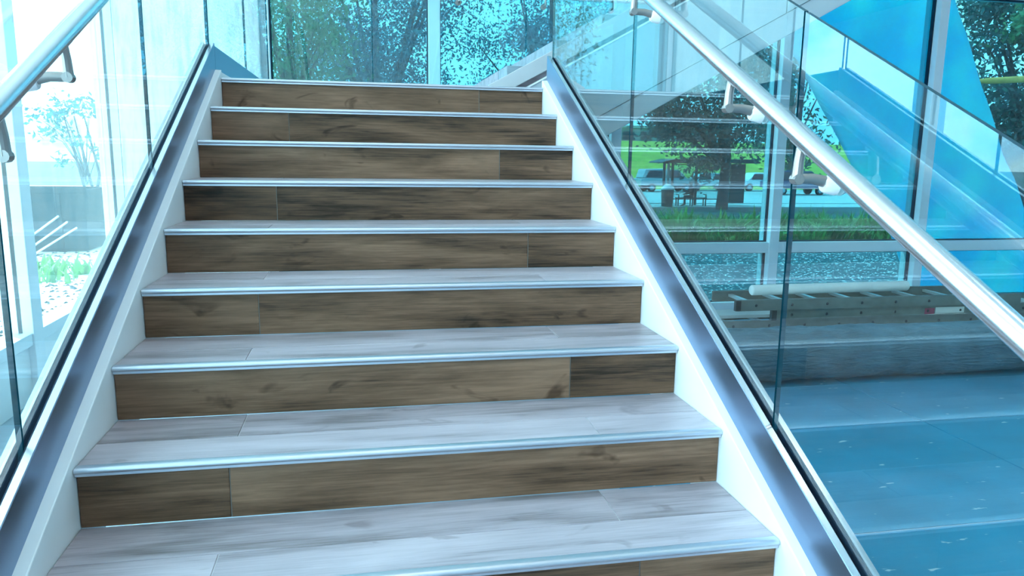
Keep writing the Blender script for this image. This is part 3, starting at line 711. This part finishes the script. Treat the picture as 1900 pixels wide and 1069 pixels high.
for x in (16.48, 18.06): box('armrest', x, x + 0.05, 37.06, 37.42, ZS + 0.60, ZS + 0.64, M_shel, bn)
for x in (16.48, 18.06): box('arm_post', x, x + 0.05, 37.06, 37.10, ZS + 0.46, ZS + 0.60, M_shel, bn)
# trash bin
tb = tag(empty('trash_bin', (15.75, 36.8, ZS)), 'round dark trash bin with pale domed lid left of the bus shelter', 'bin')
shade(obj('body', *tubed([(15.75, 36.8, ZS), (15.75, 36.8, ZS + 0.9)], [0.30, 0.34], 20), M_shel, tb))
shade(obj('lid', *tubed([(15.75, 36.8, ZS + .9), (15.75, 36.8, ZS + .98), (15.75, 36.8, ZS + 1.10), (15.75, 36.8, ZS + 1.18)], [0.35, 0.34, 0.24, 0.08], 20), M_hat, tb), 70)
# person on the bench, turned to the left
def person(px, py, pz):
    t = tag(empty('person', (px, py, pz)), 'person in dark clothes and pale hat sitting on the shelter bench', 'person')
    P = {'pel': (0, 0, .52), 'bel': (-.03, 0, .68), 'che': (-.05, 0, .90), 'nek': (-.07, 0, 1.08), 'hed': (-.10, 0, 1.22), 'top': (-.10, 0, 1.32),
         'shl': (-.05, -.19, 1.02), 'ell': (-.12, -.24, .76), 'wrl': (-.34, -.16, .66), 'hdl': (-.42, -.13, .64), 'shr': (-.05, .19, 1.02), 'elr': (-.12, .24, .76), 'wrr': (-.34, .16, .66), 'hdr': (-.42, .13, .64),
         'hpl': (-.06, -.10, .50), 'knl': (-.46, -.12, .52), 'anl': (-.50, -.12, .08), 'ftl': (-.68, -.13, .05), 'hpr': (-.06, .10, .50), 'knr': (-.40, .13, .52), 'anr': (-.34, .13, .08), 'ftr': (-.52, .14, .05)}
    Rr = dict(pel=.15, bel=.14, che=.155, nek=.06, hed=.095, top=.07, shl=.07, ell=.05, wrl=.036, hdl=.035, shr=.07, elr=.05, wrr=.036, hdr=.035, hpl=.10, knl=.07, anl=.045, ftl=.035, hpr=.10, knr=.07, anr=.045, ftr=.035)
    E_ = ['pel bel', 'bel che', 'che nek', 'nek hed', 'hed top', 'che shl', 'shl ell', 'ell wrl', 'wrl hdl', 'che shr', 'shr elr', 'elr wrr', 'wrr hdr', 'pel hpl', 'hpl knl', 'knl anl', 'anl ftl', 'pel hpr', 'hpr knr', 'knr anr', 'anr ftr']
    ks = list(P); me = bpy.data.meshes.new('body')
    me.from_pydata([P[k] for k in ks], [tuple(ks.index(q) for q in e.split()) for e in E_], [])
    o = bpy.data.objects.new('body', me); COL.objects.link(o); o.parent = t; me.materials.append(M_cloth)
    o.modifiers.new('skin', 'SKIN'); me.skin_vertices.new() if not me.skin_vertices else None
    for i, k in enumerate(ks):
        sv = me.skin_vertices[0].data[i]; sv.radius = (Rr[k], Rr[k]); sv.use_root = (k == 'pel')
    o.modifiers.new('smooth', 'SUBSURF').levels = 2; o.modifiers[-1].render_levels = 2
    def ell(cx, cy, cz, rx, ry, rz, n=14):
        pts = [(px + cx, py + cy, pz + cz + rz * math.cos(a)) for a in np.linspace(math.pi, 0, 9)]
        V, F = tubed(pts, [max(.003, rx * math.sin(a)) for a in np.linspace(math.pi, 0, 9)], n); return V, F
    obj('face', *merge([ell(-.115, 0, 1.235, .095, .085, .125), ell(-.213, 0, 1.225, .018, .018, .03), ell(-.19, -.035, 1.255, .013, .01, .01), ell(-.19, .035, 1.255, .013, .01, .01)]), M_skin, t, smooth=True)
    obj('hat', *merge([ell(-.09, 0, 1.33, .125, .12, .095), tubed([(px - .10, py, pz + 1.30), (px - .10, py, pz + 1.32)], [.19, .18], 18)]), M_hat, t, smooth=True)
    for s in (-1, 1):
        hv = [ell(-.44 + (0.04 if s > 0 else 0) * 0, s * .125, .635, .045, .04, .03)]
        for f in range(4): hv.append(tubed([(px - .46, py + s * (.105 + .016 * f), pz + .64), (px - .52 + .006 * abs(f - 1), py + s * (.105 + .016 * f), pz + .625), (px - .535 + .006 * abs(f - 1), py + s * (.105 + .016 * f), pz + .595)], [.009, .008, .007], 6))
        hv.append(tubed([(px - .44, py + s * .09, pz + .64), (px - .48, py + s * .075, pz + .63)], [.010, .008], 6))
        obj('hand', *merge(hv), M_skin, t, smooth=True)
person(17.35, 37.22, ZS)
# parked cars beyond the road
def car(x, y, z, L, h, m, label, kind='sedan'):
    t = tag(empty('car', (x, y, z)), label, 'car', None)
    w = 1.75; b = .32
    if kind == 'sedan':
        bod = [(-.5, .28), (-.49, .50), (-.32, .60), (.30, .62), (.47, .55), (.5, .45), (.49, .25)]
        cab = [(-.33, .60), (-.19, .97), (-.02, 1.0), (.16, .97), (.36, .62)]
    else:
        bod = [(-.5, .28), (-.5, .55), (-.44, .60), (.30, .60), (.46, .56), (.5, .48), (.49, .25)]
        cab = [(-.47, .60), (-.42, .98), (-.05, 1.0), (.17, .97), (.32, .60)]
    f = lambda P: [(x + p * L, z + q * h) for p, q in P]
    prism('body', f(bod), 1, y - w / 2, y + w / 2, m, t, bevel=.05)
    prism('cabin', f(cab), 1, y - w / 2 + .10, y + w / 2 - .10, m, t, bevel=.05)
    cx = sum(p for p, _ in cab) / len(cab)
    for p0, p1 in ((min(p for p, _ in cab) + .05, cx - .01), (cx + .01, max(p for p, _ in cab) - .11)):
        prism('window', f([(p0 + .01, .63), (p0 + .06, .93), (p1 - .03, .93), (p1, .63)]), 1, y - w / 2 + .085, y - w / 2 + .12, M_carglass, t)
    for px in (-.31, .31):
        for yy in (y - w / 2 - .01, y + w / 2 - .2):
            wh = shade(obj('wheel', *tubed([(x + px * L, yy, z + b), (x + px * L, yy + .21, z + b)], b, 18), M_tyre, t))
            if yy < y: shade(obj('hubcap', *tubed([(x + px * L, yy - .012, z + b), (x + px * L, yy - .001, z + b)], [.16, .18], 14), M_cars, wh))
car(22.9, 54.5, -1.52, 4.6, 1.75, M_cars, 'silver car parked behind the trash bin, left of the shelter', 'wagon')
car(27.4, 56.5, -1.52, 4.3, 1.45, M_carw, 'white car parked beyond the shelter, left of the tree trunk')
car(31.9, 56.3, -1.52, 4.4, 1.5, M_carw, 'white car parked beyond the shelter, right of the tree trunk')
car(31.6, 50.5, -1.52, 4.9, 1.8, M_carb, 'dark blue car parked at the right of the bus shelter', 'wagon')
# building on the hill
fb = tag(empty('building', (38, 100, 2.6)), 'low flat far building on the grassy hill behind the shelter', 'building')
box('wall', 26, 48, 99, 106, 1.0, 5.0, M_build, fb); box('roof', 25.7, 48.3, 98.7, 106.3, 5.0, 5.3, M_pave, fb)
for k in range(8): box('window', 27 + 2.6 * k, 28.6 + 2.6 * k, 98.95, 99.05, 3.4, 4.5, M_carglass, fb)
# left yard: dumpster with scrap
dm = tag(empty('dumpster', (-5.9, 13.6, -0.65)), 'dark open dumpster in the bright yard outside the left windows', 'dumpster')
for n_, b_ in (('end_wall', (-7.2, -4.85, 12.95, 13.0)), ('end_wall', (-7.2, -4.85, 14.3, 14.35)), ('side_wall', (-7.2, -7.15, 13.0, 14.3)), ('side_wall', (-4.90, -4.85, 13.0, 14.3))):
    box(n_, *b_, -0.60, 0.42, M_hull, dm, bevel=.006)
box('base', -7.15, -4.9, 13.0, 14.3, -0.645, -0.58, M_hull, dm)
for x in (-6.8, -6.3, -5.8, -5.3): box('rib', x, x + .07, 12.89, 12.95, -.58, .36, M_hull, dm)
box('rim', -7.26, -4.8, 12.88, 12.955, .36, .46, M_hull, dm, bevel=.01)
for xa, xb, zb_, yy, wh in ((-5.95, -5.25, -.02, 12.55, 'longest pale scrap stick, leaning highest on the dumpster'), (-5.50, -4.98, -.22, 12.40, 'pale scrap stick nearest the right corner of the dumpster'),
                            (-6.15, -5.75, -.25, 12.30, 'shortest pale scrap stick, at the left of the dumpster'), (-5.70, -5.12, -.12, 12.48, 'pale scrap stick between the longest and the right one by the dumpster')):
    V, F = tubed([(xa, yy - .1, -.625), (xb, 12.855, zb_)], .018, 4)
    tag(obj('scrap_stick', V, F, M_hat), wh, 'stick', 'scrap sticks by the dumpster')
tag(box('fence', -60, -12, 44.9, 45.1, -1.5, 0.42, M_build), 'long low grey wall far across the bright yard at left', 'wall')
